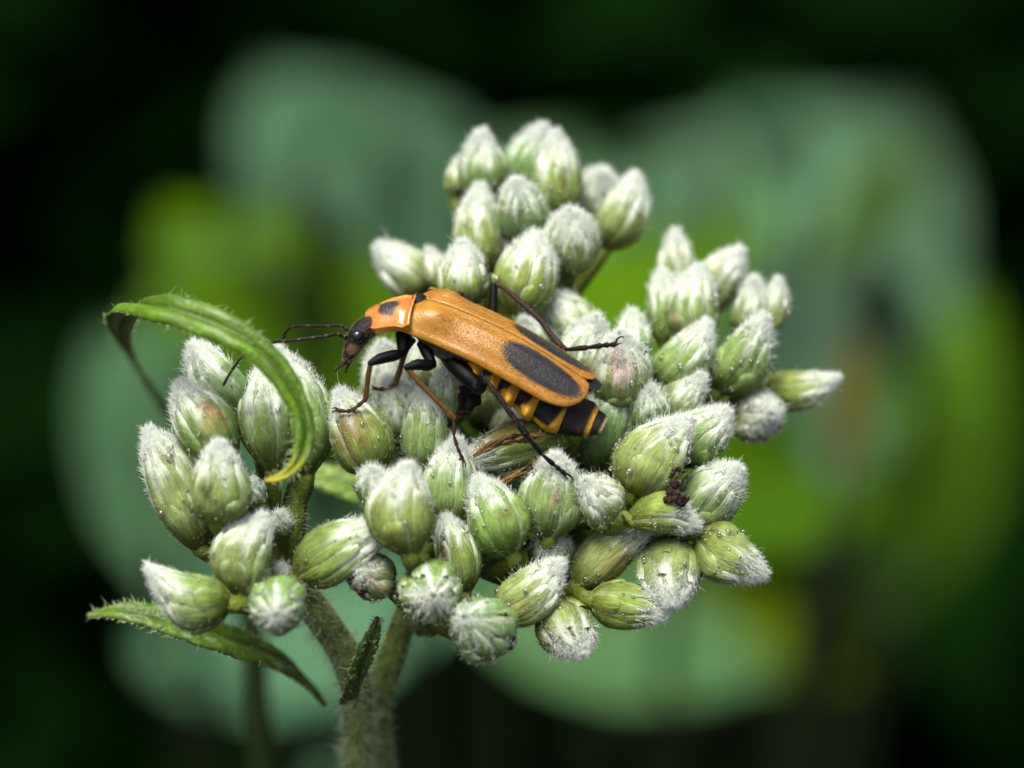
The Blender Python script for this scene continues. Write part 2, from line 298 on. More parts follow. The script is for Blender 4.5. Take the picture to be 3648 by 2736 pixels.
# ---------------------------------------------------------------- flower heads
PT = np.array([0, .06, .16, .3, .45, .6, .75, .87, .95, 1.0, 1.08]); PR = np.array([.26, .52, .78, .95, 1.0, .95, .8, .56, .34, .17, .04])
def prof(t):
    t = np.asarray(t, float); h = .03
    return (np.interp(t - h, PT, PR) + np.interp(t, PT, PR) * 2 + np.interp(t + h, PT, PR)) / 4
C_BASE = np.array([.085, .115, .012]); C_MID = np.array([.2, .29, .085]); C_PALE = np.array([.38, .47, .24]); C_WHITE = np.array([.76, .83, .7])
DEW = []
class Bud: pass
def make_bud(cluster, tip, base, wpx, wc, node, wh=None, dw=None, stain_or_hole=None, loose=0., hair_n=None, rib=1.0, nb=None, open_tip=False, green=1.0, hk=1.0):
    wh = (0. if wh is None else wh) + rng.normal() * .18; wpx = wpx * rng.uniform(.95, 1.06)
    if stain_or_hole is None and rng.random() < .3: stain_or_hole = (rng.normal() * .7, rng.uniform(.35, .9), rng.uniform(.15, .38), [(.2, .13, .04), (.3, .2, .13), (.13, .08, .02), (.3, .26, .1)][int(rng.integers(4))])
    Wmm = wpx * PX; Lp = math.hypot(tip[0] - base[0], tip[1] - base[1]) * PX
    if dw is None:
        want = 1.42 * Wmm; dw = math.sqrt(max(want * want - Lp * Lp, 0)) if Lp < want else .15
    A = P(base[0], base[1], wc - dw / 2); B = P(tip[0], tip[1], wc + dw / 2)
    L = np.linalg.norm(B - A); ax = (B - A) / L; Rr = Wmm * .5 * MM * 1.05
    e1 = nrm(np.cross(ax, [.3, .2, .9])); e2 = np.cross(ax, e1)
    ph0 = rng.uniform(0, 2 * math.pi); ecc = rng.uniform(.93, 1.07); bendv = (e1 * rng.normal() + e2 * rng.normal()) * .04 * L
    tipv = (e1 * rng.normal() + e2 * rng.normal()) * .07 * L; pe = rng.uniform(.8, 1.25); lob = rng.uniform(0, 2 * math.pi)
    def pt(th, t, k=1.0):
        th = np.asarray(th, float); t = np.asarray(t, float)
        r = prof(np.clip(t, 0, 1.08) ** pe * 1.0) * Rr * k * (1 + .10 * np.cos(th - lob) * np.sin(np.pi * np.clip(t, 0, 1))); wob = 1 + .05 * np.sin(3 * th + ph0)
        return A + ax * (t * L)[..., None] + bendv * (t * (1 - t) * 4)[..., None] + tipv * (np.clip(t - .45, 0, 1) ** 2 * 3.3)[..., None] + (r * wob)[..., None] * (np.cos(th)[..., None] * e1 * ecc + np.sin(th)[..., None] * e2)
    thcam = math.atan2(float(np.dot(-FWD, e2)), float(np.dot(-FWD, e1)))
    gvar = np.array([rng.uniform(.85, 1.15), rng.uniform(.92, 1.06), rng.uniform(.7, 1.2)]) * green
    def colour(t, s, th, long):
        c = lerp(C_BASE * gvar, C_MID * gvar, sstep(.02, .5, t))
        c = lerp(c, C_PALE, sstep(.5, 1.0, np.abs(s)) * .55)                       # pale bract margins
        edge = sstep(.6 - .28 * wh, 1.02 - .1 * wh, t + .07 * np.sin(5 * th + ph0) + .06 * np.sin(11 * th + 2 * ph0) + .22 * (np.abs(s) - .35)); c = lerp(c, C_WHITE, edge * .95)
        if stain_or_hole is not None:
            th0, t0, rs, scol = stain_or_hole; th0 = th0 + thcam; d = np.hypot((np.angle(np.exp(1j * (th - th0)))) / (1.1 * rs), (t - t0) / (.42 * rs))
            c = lerp(c, np.array(scol), sstep(1.1, .3, d + .3 * np.sin(9 * th + 14 * t + ph0)) * .68)
        return c
    # core body + stalk make the bud's own mesh
    th = np.linspace(0, 2 * math.pi, 14, endpoint=False); ts = np.array([0, .1, .22, .36, .5, .65, .8, .92, 1.0])
    TT, TH = np.meshgrid(ts, th, indexing='ij'); bg = Bag()
    bg.add(pt(TH.ravel(), TT.ravel(), .93), grid_faces(9, 14, True) + [tuple(range(8 * 14, 9 * 14))], colour(TT.ravel(), np.zeros(126), TH.ravel(), 0))
    fsd = rng.uniform(0, 90)
    bud = bg.make('flower_bud', M_bract, cluster, A, attrs={'fu': TH.ravel() * Rr / MM + fsd, 'ft': TT.ravel() * L / MM})
    N = P(*node); pts = catmull([A + ax * .12 * L, A - ax * .0003, A * .55 + N * .45 - ax * .0006 + [0, 0, -.0003], N], 9)
    sb = Bag(); sb.add(*tube(pts, np.linspace(.00042, .0004, 9), 7), C_BASE * 1.1); sb.make('stalk', M_stem, bud)
    # bracts
    nb = nb or int(rng.integers(6, 8)); layers = [(nb, 1.0, .98, .0), (nb, .78, 1.03, .5)]
    if rng.random() < .6: layers.append((3, .45, 1.10, .25))
    for n, tl, kk, off in layers:
        for i in range(n):
            thc = ph0 + 2 * math.pi * (i + off) / n + rng.normal() * .12; tlen = tl * rng.uniform(.9, 1.06)
            half = math.pi / n * (rng.uniform(.8, 1.0) if n > 3 else rng.uniform(.4, .55)); lift = rng.uniform(0, .05) + loose * rng.uniform(0, .25)
            nu, nv = 10, 7; us = np.linspace(0, 1, nu); ss = np.linspace(-1, 1, nv); U, Sx = np.meshgrid(us, ss, indexing='ij')
            shape = np.where(U < .6, 1.0, np.sqrt(np.clip(1 - ((U - .6) / .43) ** 2, 0.015, 1)))
            T = U * tlen * (1.04 if tl > .9 else 1); THq = thc + Sx * half * shape
            k = kk + .105 * rib * (1 - Sx ** 2) * (1 - .45 * U) - .06 * np.abs(Sx) ** 3 + lift * U ** 3 + .02 * np.sin(U * 9 + i)
            p = pt(THq.ravel(), T.ravel(), k.ravel()); tt = T.ravel() if tl > .9 else T.ravel() + .1 * U.ravel() ** 2
            c = colour(tt, Sx.ravel(), THq.ravel(), tl)
            bmesh_v = p; faces = grid_faces(nu, nv)
            mesh('bract', bmesh_v, faces, M_bract, bud, A, col=c, attrs={'fu': THq.ravel() * Rr / MM + fsd + i * 7, 'ft': T.ravel() * L / MM})
    # hair: fine, clumped by a slow swirl, thinner on bare patches
    def swirl(t, th): return np.sin(3 * th + 7 * t + ph0) + np.sin(5 * th - 9 * t + 2 * ph0) + .6 * np.sin(8 * th + 17 * t)
    n = hair_n or int(720 * (wpx / 150) ** 2); t = np.concatenate([rng.uniform(0.0, .95, n), rng.beta(5, 1.5, int(n * hk)) * .45 + .6])
    th = rng.uniform(0, 2 * math.pi, len(t)); keep = rng.random(len(t)) < np.clip(.62 + .3 * swirl(t, th + 1.3) + .4 * sstep(.75, 1, t), .12, 1); t, th = t[keep], th[keep]
    m = len(t); root = pt(th, np.minimum(t, 1.04), 1.05 + rng.uniform(-.02, .05, m))
    out = nrm(np.cos(th)[:, None] * e1 + np.sin(th)[:, None] * e2); tang = np.cross(ax, out); rnd = rng.normal(size=(m, 3)); sw = swirl(t, th)[:, None]
    d = out * (.7 - .45 * sstep(.6, 1, t))[:, None] + ax * (.4 + 1.0 * sstep(.5, 1, t))[:, None] + tang * sw * .32 + rnd * .25
    Lh = rng.gamma(3.2, .075, m) * (.68 + .14 * sstep(.6, 1, t)) * MM
    v, f = hairs(root, d, Lh, rng.uniform(.0065, .0125, m) * MM, rng.normal(size=m) * .5, 3)
    hv = len(v) // m; hc = np.repeat(lerp([.5, .62, .36], [.93, .97, .91], sstep(.42, .92, t + .1 * sw[:, 0])), hv, 0)
    # woolly felt at the tip: short hairs lying close
    n2 = int(n * .75 * hk); t2 = rng.beta(3, 1.2, n2) * .47 + .58; th2 = rng.uniform(0, 2 * math.pi, n2); r2 = pt(th2, np.minimum(t2, 1.03), 1.07 + rng.uniform(-.03, .06, n2))
    o2 = nrm(np.cos(th2)[:, None] * e1 + np.sin(th2)[:, None] * e2); d2 = nrm(np.cross(o2, ax)) * (swirl(t2, th2)[:, None] * .5 + rng.normal(size=(n2, 1)) * .45) + ax * .7 + o2 * .12 + rng.normal(size=(n2, 3)) * .2
    v2, f2 = hairs(r2, d2, rng.uniform(.15, .45, n2) * MM, rng.uniform(.007, .0125, n2) * MM, rng.normal(size=n2) * .5, 3)
    mesh('hair', np.vstack([v, v2]), np.vstack([f, f2 + len(v)]), M_hair, bud, A, col=np.vstack([hc, np.tile([.92, .96, .91], (len(v2), 1))]), kind='stuff')
    if open_tip:
        nf = 46; thf = rng.uniform(0, 2 * math.pi, nf); rf = B - ax * .12 * L + (np.cos(thf)[:, None] * e1 + np.sin(thf)[:, None] * e2) * Rr * .4 * rng.uniform(0, 1, (nf, 1))
        vv, ff = hairs(rf, ax + rng.normal(size=(nf, 3)) * .45, rng.uniform(.4, 1.0, nf) * MM, rng.uniform(.03, .07, nf) * MM, rng.normal(size=nf) * .3)
        mesh('floret', vv, ff, M_hair, bud, A, col=np.tile([.85, .86, .78], (len(vv), 1)), kind='stuff')
    # dew sits on the hairs and skin
    nd = int(rng.integers(26, 60) * (wpx / 150)); td = rng.uniform(.05, .95, nd); thd = rng.uniform(0, 2 * math.pi, nd)
    pos = pt(thd, td, 1.09 + rng.choice([0, .03, .06], nd)); rad = rng.gamma(4, .013, nd) * MM + .016 * MM
    DEW.extend(zip(pos, rad))
    b = Bud(); b.A, b.B, b.ax, b.R = A, B, ax, Rr; return b
BROWN = (.15, .065, .03); PINK = (.48, .27, .25); RUST = (.3, .11, .02)
main = empty('flower_cluster', P(1150, 1300, -8), 'broad domed cluster of woolly white-green flower buds carrying the beetle', 'flower')
side = empty('flower_cluster', P(400, 1300, -2), 'small cluster of woolly buds partly hidden behind the curled green leaf', 'flower')
N_top = (1130, 700, -9); N_right = (1600, 960, -8.5); N_mid = (1150, 1180, -6); N_low = (1350, 1370, -4.5); N_left = (850, 1330, -4); N_fl = (860, 1560, -2)
N_far = (1700, 930, -8.5)
N_s1 = (350, 1230, -2); N_s2 = (390, 1420, -.5)
# tip, base, width, depth, node, options
MAIN = [
 ((940, 138), (940, 262), 88, -9.3, N_top, {}), ((998, 62), (1032, 250), 146, -7.6, N_top, dict(wh=.3)), ((1165, 38), (1160, 240), 150, -9, N_top, dict(wh=.5)),
 ((1232, 66), (1236, 320), 140, -7.4, N_top, dict(wh=.3)), ((1112, 212), (1122, 392), 158, -5.6, N_top, {}), ((1388, 172), (1345, 345), 160, -9.6, N_top, dict(wh=.5)),
 ((1484, 195), (1385, 415), 160, -8.4, N_top, dict(wh=.5)), ((1292, 298), (1278, 486), 158, -5.2, N_top, dict(wh=.2)), ((985, 232), (1012, 500), 140, -6, N_top, dict(wh=.4)),
 ((1030, 330), (1045, 520), 96, -6.6, N_top, {}), ((945, 408), (965, 600), 142, -3.6, N_top, dict(wh=.4)), ((1195, 382), (1125, 625), 168, -3.4, N_top, dict(wh=.1)), ((702, 408), (850, 545), 140, -8, N_top, dict(wh=.5)),
 ((868, 420), (885, 545), 80, -7, N_top, dict(wh=.3)), ((1218, 565), (1345, 715), 145, -5, N_right, {}), ((1135, 640), (1200, 745), 95, -2.8, N_mid, dict(wh=.8)),
 ((1345, 660), (1335, 815), 150, -3, N_right, dict(wh=.4)), ((1482, 612), (1462, 770), 112, -4, N_right, dict(wh=.5)), ((1446, 690), (1425, 880), 176, -1.7, N_right, dict(wh=.2, stain_or_hole=(0, .9, .8, PINK))),
 ((1618, 368), (1588, 580), 122, -8.3, N_far, dict(wh=.5)), ((1806, 425), (1680, 620), 140, -8, N_far, dict(wh=.6)), ((1590, 490), (1590, 725), 130, -6, N_far, dict(wh=.3)), ((1660, 480), (1660, 715), 145, -5.4, N_far, dict(wh=.3)),
 ((1850, 512), (1815, 665), 122, -7.4, N_far, dict(wh=.5)), ((1936, 520), (1875, 670), 100, -7, N_far, dict(wh=.5)), ((1704, 650), (1555, 835), 158, -3, N_right, dict(wh=.2)), ((1890, 640), (1735, 850), 160, -4, N_far, dict(wh=.3)),
 ((2098, 815), (1880, 845), 122, -6.6, N_far, dict(wh=.5)), ((1915, 925), (1800, 890), 165, -5, N_far, dict(wh=.5, loose=.5)), ((1668, 810), (1588, 930), 132, -2.4, N_right, dict(wh=.1)),
 ((1755, 912), (1625, 1075), 146, -1.2, N_right, dict(wh=.2)), ((1530, 838), (1515, 980), 124, -2, N_right, dict(wh=.4)), ((1612, 925), (1475, 1165), 186, .8, N_right, dict(wh=.15)),
 ((1402, 825), (1370, 1100), 175, -2.6, N_mid, dict(wh=.1)), ((1798, 1092), (1640, 1255), 168, 0, N_right, dict(wh=.2)), ((1668, 1245), (1465, 1248), 136, 1.4, N_low, dict(wh=.1, stain_or_hole=(2.5, .8, .8, (.35, .22, .06)))),
 ((1875, 1415), (1675, 1295), 146, 0, N_low, dict(wh=.1)), ((1590, 1512), (1600, 1310), 162, .2, N_low, dict(wh=.1)), ((1350, 1130), (1405, 1240), 150, .9, N_mid, dict(hk=.35, wh=.3)),
 ((1495, 1262), (1305, 1450), 142, -.2, N_low, dict(loose=.4, stain_or_hole=(1, .5, .9, (.22, .13, .06)))), ((1570, 1535), (1345, 1492), 130, .6, N_low, {}), ((1238, 1308), (1212, 1420), 134, -.4, N_low, dict(wh=.1)),
 ((1262, 1402), (1045, 1550), 152, 1.5, N_low, dict(wh=.2)), ((1318, 1650), (1240, 1492), 164, .8, N_low, {}), ((985, 1545), (1020, 1590), 178, 3.2, N_fl, dict(hk=.3, wh=-.5, loose=.3)),
 ((850, 1500), (862, 1440), 172, 3, N_fl, dict(hk=.25, wh=-.4, loose=.5, open_tip=True)), ((655, 1410), (700, 1428), 128, 2, N_fl, dict(hk=.25, wh=-.2, loose=.5, stain_or_hole=(0, .95, .6, (.5, .36, .2)))),
 ((768, 1088), (792, 1352), 182, 3.6, N_left, dict(wh=.15)), ((905, 1240), (955, 1480), 136, .8, N_fl, dict(wh=.1)), ((1005, 1128), (1100, 1355), 160, 1, N_left, dict(wh=.05)),
 ((1238, 1052), (1218, 1300), 176, .9, N_mid, dict(wh=.2)), ((935, 1010), (905, 1250), 152, .5, N_left, dict(wh=.3)), ((672, 1090), (690, 1215), 104, 1.8, N_left, dict(wh=.3)),
 ((568, 868), (692, 1105), 164, .1, N_left, dict(stain_or_hole=(-.3, .66, .95, BROWN))), ((855, 865), (825, 1100), 124, -.9, N_left, dict(wh=.1)), ((690, 720), (722, 895), 152, -3.6, N_left, dict(wh=.3)),
 ((735, 820), (775, 1010), 158, -2.4, N_left, dict(stain_or_hole=(1.5, .7, .5, PINK))), ((815, 700), (845, 870), 130, -4.2, N_mid, dict(wh=.3)), ((915, 775), (925, 950), 126, -2.2, N_mid, dict(wh=.4, stain_or_hole=(1, .7, .6, (.45, .32, .22)))),
 ((968, 1078), (1280, 985), 132, -.5, N_mid, dict(loose=.6, green=.75, stain_or_hole=(1.2, .6, 1.2, (.16, .08, .02)))),
 ((1010, 800), (1040, 960), 140, -6.6, N_mid, dict(green=.6, wh=-1.2, hk=.2)), ((1120, 900), (1130, 1060), 140, -6, N_mid, dict(green=.6, wh=-1.2, hk=.2)), ((1290, 930), (1280, 1120), 130, -4.8, N_mid, dict(green=.7, wh=-.8, hk=.3)),  # filler buds, colour darkened so the gap under the beetle looks shaded
]
SIDE = [
 ((112, 728), (300, 945), 166, .2, N_s1, dict(wh=.3)), ((88, 838), (240, 1085), 168, 1.4, N_s1, dict(wh=.2, stain_or_hole=(.5, .6, .5, (.42, .22, .12)))), ((338, 785), (370, 1100), 136, .4, N_s1, dict(wh=.2)),
 ((412, 730), (470, 1110), 176, -.4, N_s1, dict(wh=.1)), ((-35, 1000), (150, 1330), 178, .6, N_s1, dict(wh=.1)), ((198, 1022), (200, 1250), 164, 3.6, N_s1, dict(wh=.2, stain_or_hole=(-.35, .58, .36, (.03, .024, .004)))),  # last bud: the dark inside of a hole is painted on its skin
 ((318, 1240), (268, 1480), 148, 3.6, N_s2, dict(wh=.35)), ((-15, 1465), (240, 1505), 156, 4, N_s2, dict(wh=.5)), ((375, 1530), (400, 1505), 160, 5, N_s2, dict(hk=.3, wh=-.3)),
 ((700, 1248), (445, 1425), 162, 2.2, N_s2, dict(wh=.3)), ((300, 1125), (330, 1200), 82, .8, N_s1, dict(wh=.7, loose=.5)), ((400, 1225), (395, 1290), 70, .8, N_s2, dict(wh=.4)), ((395, 1390), (405, 1440), 70, 1.6, N_s2, {}),
]
buds = [make_bud(main, t, b, wd, wc, nd, **o) for t, b, wd, wc, nd, o in MAIN]
buds_s = [make_bud(side, t, b, wd, wc, nd, **o) for t, b, wd, wc, nd, o in SIDE]
# branches and stems
def fuzzy_stem(parent, name, pts, radii, color, hair_den=40, n=24, hl=.35):
    q = catmull([P(*p) for p in pts] if len(pts[0]) == 3 and not isinstance(pts[0], np.ndarray) else pts, n)
    rr = np.interp(np.linspace(0, 1, n), np.linspace(0, 1, len(radii)), radii) * MM
    tv, tf = tube(q, rr, 16); ring_i = np.repeat(np.arange(n), 16); ring_j = np.tile(np.arange(16), n)
    tv = tv + (tv - q[ring_i]) * (.07 * np.cos(ring_j * np.pi))[:, None]                # ridged
    cvar = .8 + .25 * np.sin(ring_i * .9 + 1.3) * np.sin(ring_i * .37) + .16 * np.cos(ring_j * np.pi)
    bg = Bag(); bg.add(tv, tf, np.asarray(color)[None] * cvar[:, None]); o = bg.make(name, M_stem, parent, q[0])
    seg = np.linalg.norm(np.diff(q, axis=0), axis=1).sum() / MM; m = int(min(seg, 45) * hair_den)
    if m:
        al = np.concatenate([[0], np.cumsum(np.linalg.norm(np.diff(q, axis=0), axis=1))]) / MM; u = np.interp(rng.uniform(0, min(seg, 45), m), al, np.arange(n)); i = np.minimum(u.astype(int), n - 2); fr = (u - i)[:, None]; c = q[i] * (1 - fr) + q[i + 1] * fr
        t = nrm(q[i + 1] - q[i]); s = nrm(np.cross(t, rng.normal(size=(m, 3))))
        v, f = hairs(c + s * (rr[i] * .96)[:, None], s + rng.normal(size=(m, 3)) * .3, rng.gamma(4, hl / 4, m) * MM, rng.uniform(.008, .014, m) * MM, rng.normal(size=m) * .35)
        mesh('hair', v, f, M_hair, o, q[0], col=np.tile([.62, .7, .5], (len(v), 1)), kind='stuff')
    return o
SG = np.array([.1, .145, .016]); G0 = P(700, 2400, -12); 
GRN = np.array([G0[0], G0[1] + .01, 0.0])
stem_top = (800, 1480, -5)
for a, b, r in ((N_top, N_mid, (.55, .7)), (N_mid, N_left, (.7, .8)), (N_right, N_mid, (.6, .75)), (N_far, N_right, (.5, .6)), (N_low, N_left, (.6, .75)), (N_fl, stem_top, (.6, .7)), (N_left, stem_top, (.8, .85))):
    m = tuple((np.array(a) + np.array(b)) / 2 + [0, 40, -.8]); fuzzy_stem(main, 'branch', [a, m, b], r, SG, 30, 14)
fuzzy_stem(main, 'stem', [P(*stem_top), P(745, 1640, -6), P(690, 1800, -7.5)] + descend(P(690, 1800, -7.5), GRN), (.55, .6, .65, .7, .75, .8, .9, 1.1, 1.2, 1.3), SG * 1.3, 110, 60)
fuzzy_stem(side, 'branch', [P(470, 1090, -1), P(440, 1180, -1), P(430, 1290, -1), P(400, 1440, -1)], (.4, .52, .55, .5), SG * 1.1, 60)
fuzzy_stem(side, 'stem', [P(400, 1400, -1), P(480, 1500, -2.5), P(590, 1660, -4), P(630, 1800, -5)] + descend(P(630, 1800, -5), GRN + [-.006, 0, 0]), (.5, .66, .68, .7, .72, .75, .8, .9, 1.1, 1.3), np.array([.15, .205, .045]), 200, 60, .5)
fuzzy_stem(side, 'branch', [P(150, 1330, 0), P(230, 1340, -1), P(330, 1330, -1.5), P(410, 1400, -1)], (.35, .45, .45, .4), SG, 60)
fuzzy_stem(side, 'branch', [P(350, 1230, -2), P(390, 1280, -1.6), P(420, 1340, -1)], (.5, .5, .45), SG, 60)

def filler_leaf(base, tip, wpx, w0, w1):  # filler leaves added behind the buds so the gaps go dark
    A, B = P(*base, w0), P(*tip, w1); ax = B - A; n, nv = 12, 7; sd = nrm(np.cross(ax, V(.1, .8, .6))); nn = nrm(np.cross(sd, ax)); v = []; c = []
    for u in np.linspace(0, 1, n):
        hw = wpx * PX * MM * .5 * (math.sin(math.pi * (u * .95 + .02)) ** .7)
        for x in np.linspace(-1, 1, nv): v.append(A + ax * u + sd * hw * x + nn * hw * (.25 * abs(x) - .3 * u * u)); c.append(np.array([.05, .1, .008]) * (1.3 if abs(x) < .1 else 1))
    mesh('leaf', np.array(v), grid_faces(n, nv), M_leaf, main, A, col=np.array(c))
for a in (((900, 1330), (1180, 1010), 230, -4, -5), ((1000, 1300), (1420, 1080), 260, -4.5, -5.5), ((950, 1350), (1480, 1330), 250, -4.5, -3.5), ((900, 1350), (1330, 1460), 230, -4, -3), ((1150, 1200), (1640, 1150), 250, -6.5, -5), ((1100, 1100), (1500, 760), 260, -8, -8), ((880, 1300), (800, 900), 240, -5, -5.5), ((1100, 1150), (960, 780), 260, -7, -7), ((1500, 1000), (1850, 830), 200, -9, -8.5), ((1120, 700), (1080, 430), 170, -9.5, -9.5), ((1130, 700), (1300, 430), 150, -9.5, -9.5)):
    filler_leaf(*a)

# ---------------------------------------------------------------- leaves close to the flower heads
def ribbon_leaf(name, label, pts, wpx, faces_dir, green, tipc, prof_fn=None, stalk=None, hair_n=500, ser=.04, pale=None, groove=.16, cat='leaf'):
    n = 70; q = catmull([P(*p) for p in pts], n); u = np.linspace(0, 1, n)
    Wd = np.interp(u, np.linspace(0, 1, len(wpx)), wpx) * PX * MM
    t = nrm(np.gradient(q, axis=0)); nn = V(*faces_dir); s = nrm(np.cross(t, nn)); nn = np.cross(s, t)
    root = empty(name, q[0], label, cat)
    nv = 17; ss = np.linspace(-1, 1, nv); v = []; c = []; k = 0
    for side_ in (1, -1):
        for i in range(n):
            e = 1 + ser * (math.sin(i * 1.9) * (1 if i % 2 else .3) + 1.3 * math.sin(i * .37 + 1) * math.sin(i * .23))
            for x in ss:
                h = groove * Wd[i] * (abs(x) ** .8 * 1.4 - 1.3 * abs(x) ** 3.2) + .012 * Wd[i] * math.sin(i * .7 + x * 9)
                p = q[i] + s[i] * Wd[i] * .5 * x * e + nn[i] * (h + side_ * .00006)
                v.append(p); g = np.array(green) * (.85 + .35 * abs(x) ** 2 * (x > 0) + .12 * math.sin(i * .5 + 4 * x))
                pv = math.sin(i * .31 + 5 * x) + math.sin(i * .83 - 7 * x + 1) + .7 * math.sin(i * 1.7 + 11 * x)
                g = g * (1 + .16 * math.sin(i * 1.25 + 6 * abs(x)))
                if .25 < abs(x) < .92: g = g + (np.array([.22, .3, .15]) - g) * float(sstep(.9, 2.0, pv)) * .7
                if abs(x) < .14: g = np.array(green) * .55
                c.append(lerp(g, np.array(tipc), sstep(.78, 1.0, u[i])))
    f = grid_faces(n, nv); off = n * nv; f2 = [tuple(reversed([i + off for i in q4])) for q4 in f]
    rim = []
    for i in range(n - 1):
        a, b = i * nv, (i + 1) * nv; rim += [(a, b, b + off, a + off), (b + nv - 1, a + nv - 1, a + nv - 1 + off, b + nv - 1 + off)]
    bl = mesh('blade', np.array(v), f + f2 + rim, M_leaf, root, col=np.array(c))
    mg = Bag(); mg.add(*tube(q + nn * .00003, np.maximum(Wd * .035, .00003), 6), np.array(green) * 1.2); mg.make('midrib', M_leaf, bl, q[0])
    m = hair_n; i = rng.integers(1, n - 2, m); x = np.where(rng.random(m) < .6, np.sign(rng.normal(size=m)), rng.uniform(-1, 1, m))
    r0 = q[i] + s[i] * (Wd[i] * .5 * x)[:, None] + nn[i] * (groove * Wd[i] * (np.abs(x) ** .8 * 1.4 - 1.3 * np.abs(x) ** 3.2))[:, None]
    d = s[i] * x[:, None] + nn[i] * .5 + t[i] * .6 + rng.normal(size=(m, 3)) * .3
    vv, ff = hairs(r0, d, rng.gamma(4, .07, m) * MM, rng.uniform(.01, .018, m) * MM, rng.normal(size=m) * .3)
    mesh('hair', vv, ff, M_hair, bl, q[0], col=np.tile([.6, .72, .42], (len(vv), 1)), kind='stuff')
    if stalk is not None:
        q2 = catmull([p if isinstance(p, np.ndarray) else P(*p) for p in stalk], 24); bg = Bag(); bg.add(*tube(q2, np.linspace(.0005, .001, 24), 9), (.025, .05, .008)); bg.make('stalk', M_stem, root)
    return root
def to_ground(p, k=.8):
    g = P(*p); return [P(p[0], p[1], p[2])] 
ribbon_leaf('curled_leaf', 'narrow bright green leaf curling down in front of the small bud cluster',
    [(110, 1010, -22), (10, 870, -18), (-75, 745, -12), (-105, 655, -5), (-65, 604, 1), (25, 598, 4.2), (140, 628, 5.2), (260, 682, 5.6), (360, 760, 5.6), (432, 860, 5.5), (468, 970, 5.3), (452, 1060, 5.2), (405, 1112, 5.2), (345, 1128, 5.4)],
    [20, 40, 66, 90, 106, 112, 108, 98, 86, 72, 64, 50, 32, 8], (.25, .45, .9), (.085, .185, .005), (.33, .3, .012),
    stalk=[(105, 1003, -21.8), (180, 1100, -25), (280, 1260, -28)] + descend(P(280, 1260, -28), np.array([P(280, 1260, -28)[0] + .006, P(280, 1260, -28)[1] + .03, 0])), hair_n=420, ser=.06, groove=.3)
ribbon_leaf('slender_leaf', 'pale green slender leaf passing behind the two flower clusters',
    [(420, 1090, -7), (520, 1115, -7), (620, 1150, -7), (720, 1205, -7.5), (800, 1270, -8)], [60, 110, 125, 120, 60], (.1, .7, .7), (.19, .33, .045), (.18, .31, .045), hair_n=150)
ribbon_leaf('drooping_leaf', 'blurred green leaf lying below the small bud cluster',
    [(520, 1800, -8), (400, 1690, -5), (250, 1625, -3), (80, 1570, -2), (-80, 1530, -2), (-200, 1540, -3)], [60, 120, 130, 110, 80, 10], (0, .7, .7), (.075, .155, .005), (.09, .155, .008), hair_n=300)
ribbon_leaf('young_leaf', 'small dark green toothed leaf tip standing below the open-ended bud',
    [(600, 1800, -2), (630, 1720, -.6), (662, 1640, .2), (684, 1585, .5), (692, 1545, .6)], [70, 74, 60, 40, 8], (.5, .2, .8), (.04, .085, .006), (.05, .08, .01), hair_n=260, ser=.12)
# ---------------------------------------------------------------- withered scraps, droppings
def dry_floret(pts, wpx, color, label, n=20, nf=9):
    q = catmull([P(*p) for p in pts], n); root = empty('withered_floret', q[0], label, 'withered flower')
    t = nrm(np.gradient(q, axis=0)); 
    for j in range(nf):
        s = nrm(np.cross(t, V(*rng.normal(size=3)))); off = rng.uniform(-.5, .5) * wpx * PX * MM; b = Bag(); u = np.linspace(0, 1, n)
        qq = q + s * (off * np.sin(np.pi * np.clip(u * .9 + .08, 0, 1)))[:, None] + V(0, 0, 1) * rng.uniform(0, .25) * MM
        qq = qq + s * (.05 * MM * np.sin(u * rng.uniform(9, 20) + j))[:, None]
        b.add(*tube(qq, (.025 + .07 * np.sin(np.pi * u) ** .6) * MM * rng.uniform(.5, 1.3), 6, flat=.28), np.array(color) * rng.uniform(.4, 1.6)); b.make('shrivelled_petal', M_dry, root, q[0])
    m = 70; i = rng.integers(0, n - 1, m); vv, ff = hairs(q[i] + rng.normal(size=(m, 3)) * .12 * MM, t[i] + rng.normal(size=(m, 3)) * .5, rng.uniform(.2, .6, m) * MM, .012 * MM, rng.normal(size=m) * .5)
    mesh('fibre', vv, ff, M_hair, root, q[0], col=np.tile([.4, .3, .14], (len(vv), 1)), kind='stuff')
    return root
dry_floret([(985, 1050, .75), (1060, 1012, 1.0), (1140, 990, .9), (1210, 985, .5)], 46, (.075, .042, .012), 'brown withered floret lying under the hind leg of the beetle', nf=8)
dry_floret([(1065, 1138, .9), (1110, 1112, 1.2), (1165, 1082, 1.1), (1200, 1060, .6)], 30, (.12, .068, .015), 'orange-brown shrivelled petal beside the foot of the hind leg', nf=5)
def lumps(name, label, cat, centres, rad, color, group=None):
    root = empty(name, P(*centres[0]), label, cat); k = 0
    for c in centres:
        for j in range(5):
            o = rng.normal(size=3) * rad * .45; ctr = P(*c) + V(*o) * PX * MM; rr = rad * PX * MM * rng.uniform(.35, .75); ph = rng.uniform(0, 6, 6)
            v, f = sphere(np.zeros(3), 1.0, 12, 8); k = 1 + .22 * np.sin(v[:, 0] * 5 + ph[0]) * np.sin(v[:, 1] * 4 + ph[1]) + .16 * np.sin(v[:, 2] * 8 + ph[2]) + .1 * np.sin(v[:, 0] * 11 + v[:, 1] * 9 + ph[3])
            b = Bag(); b.add(v * (k * rr)[:, None] * rng.uniform(.75, 1.25, 3) + ctr, f, np.array(color) * rng.uniform(.5, 1.6)); b.make('pellet', M_dry, root)
    return root
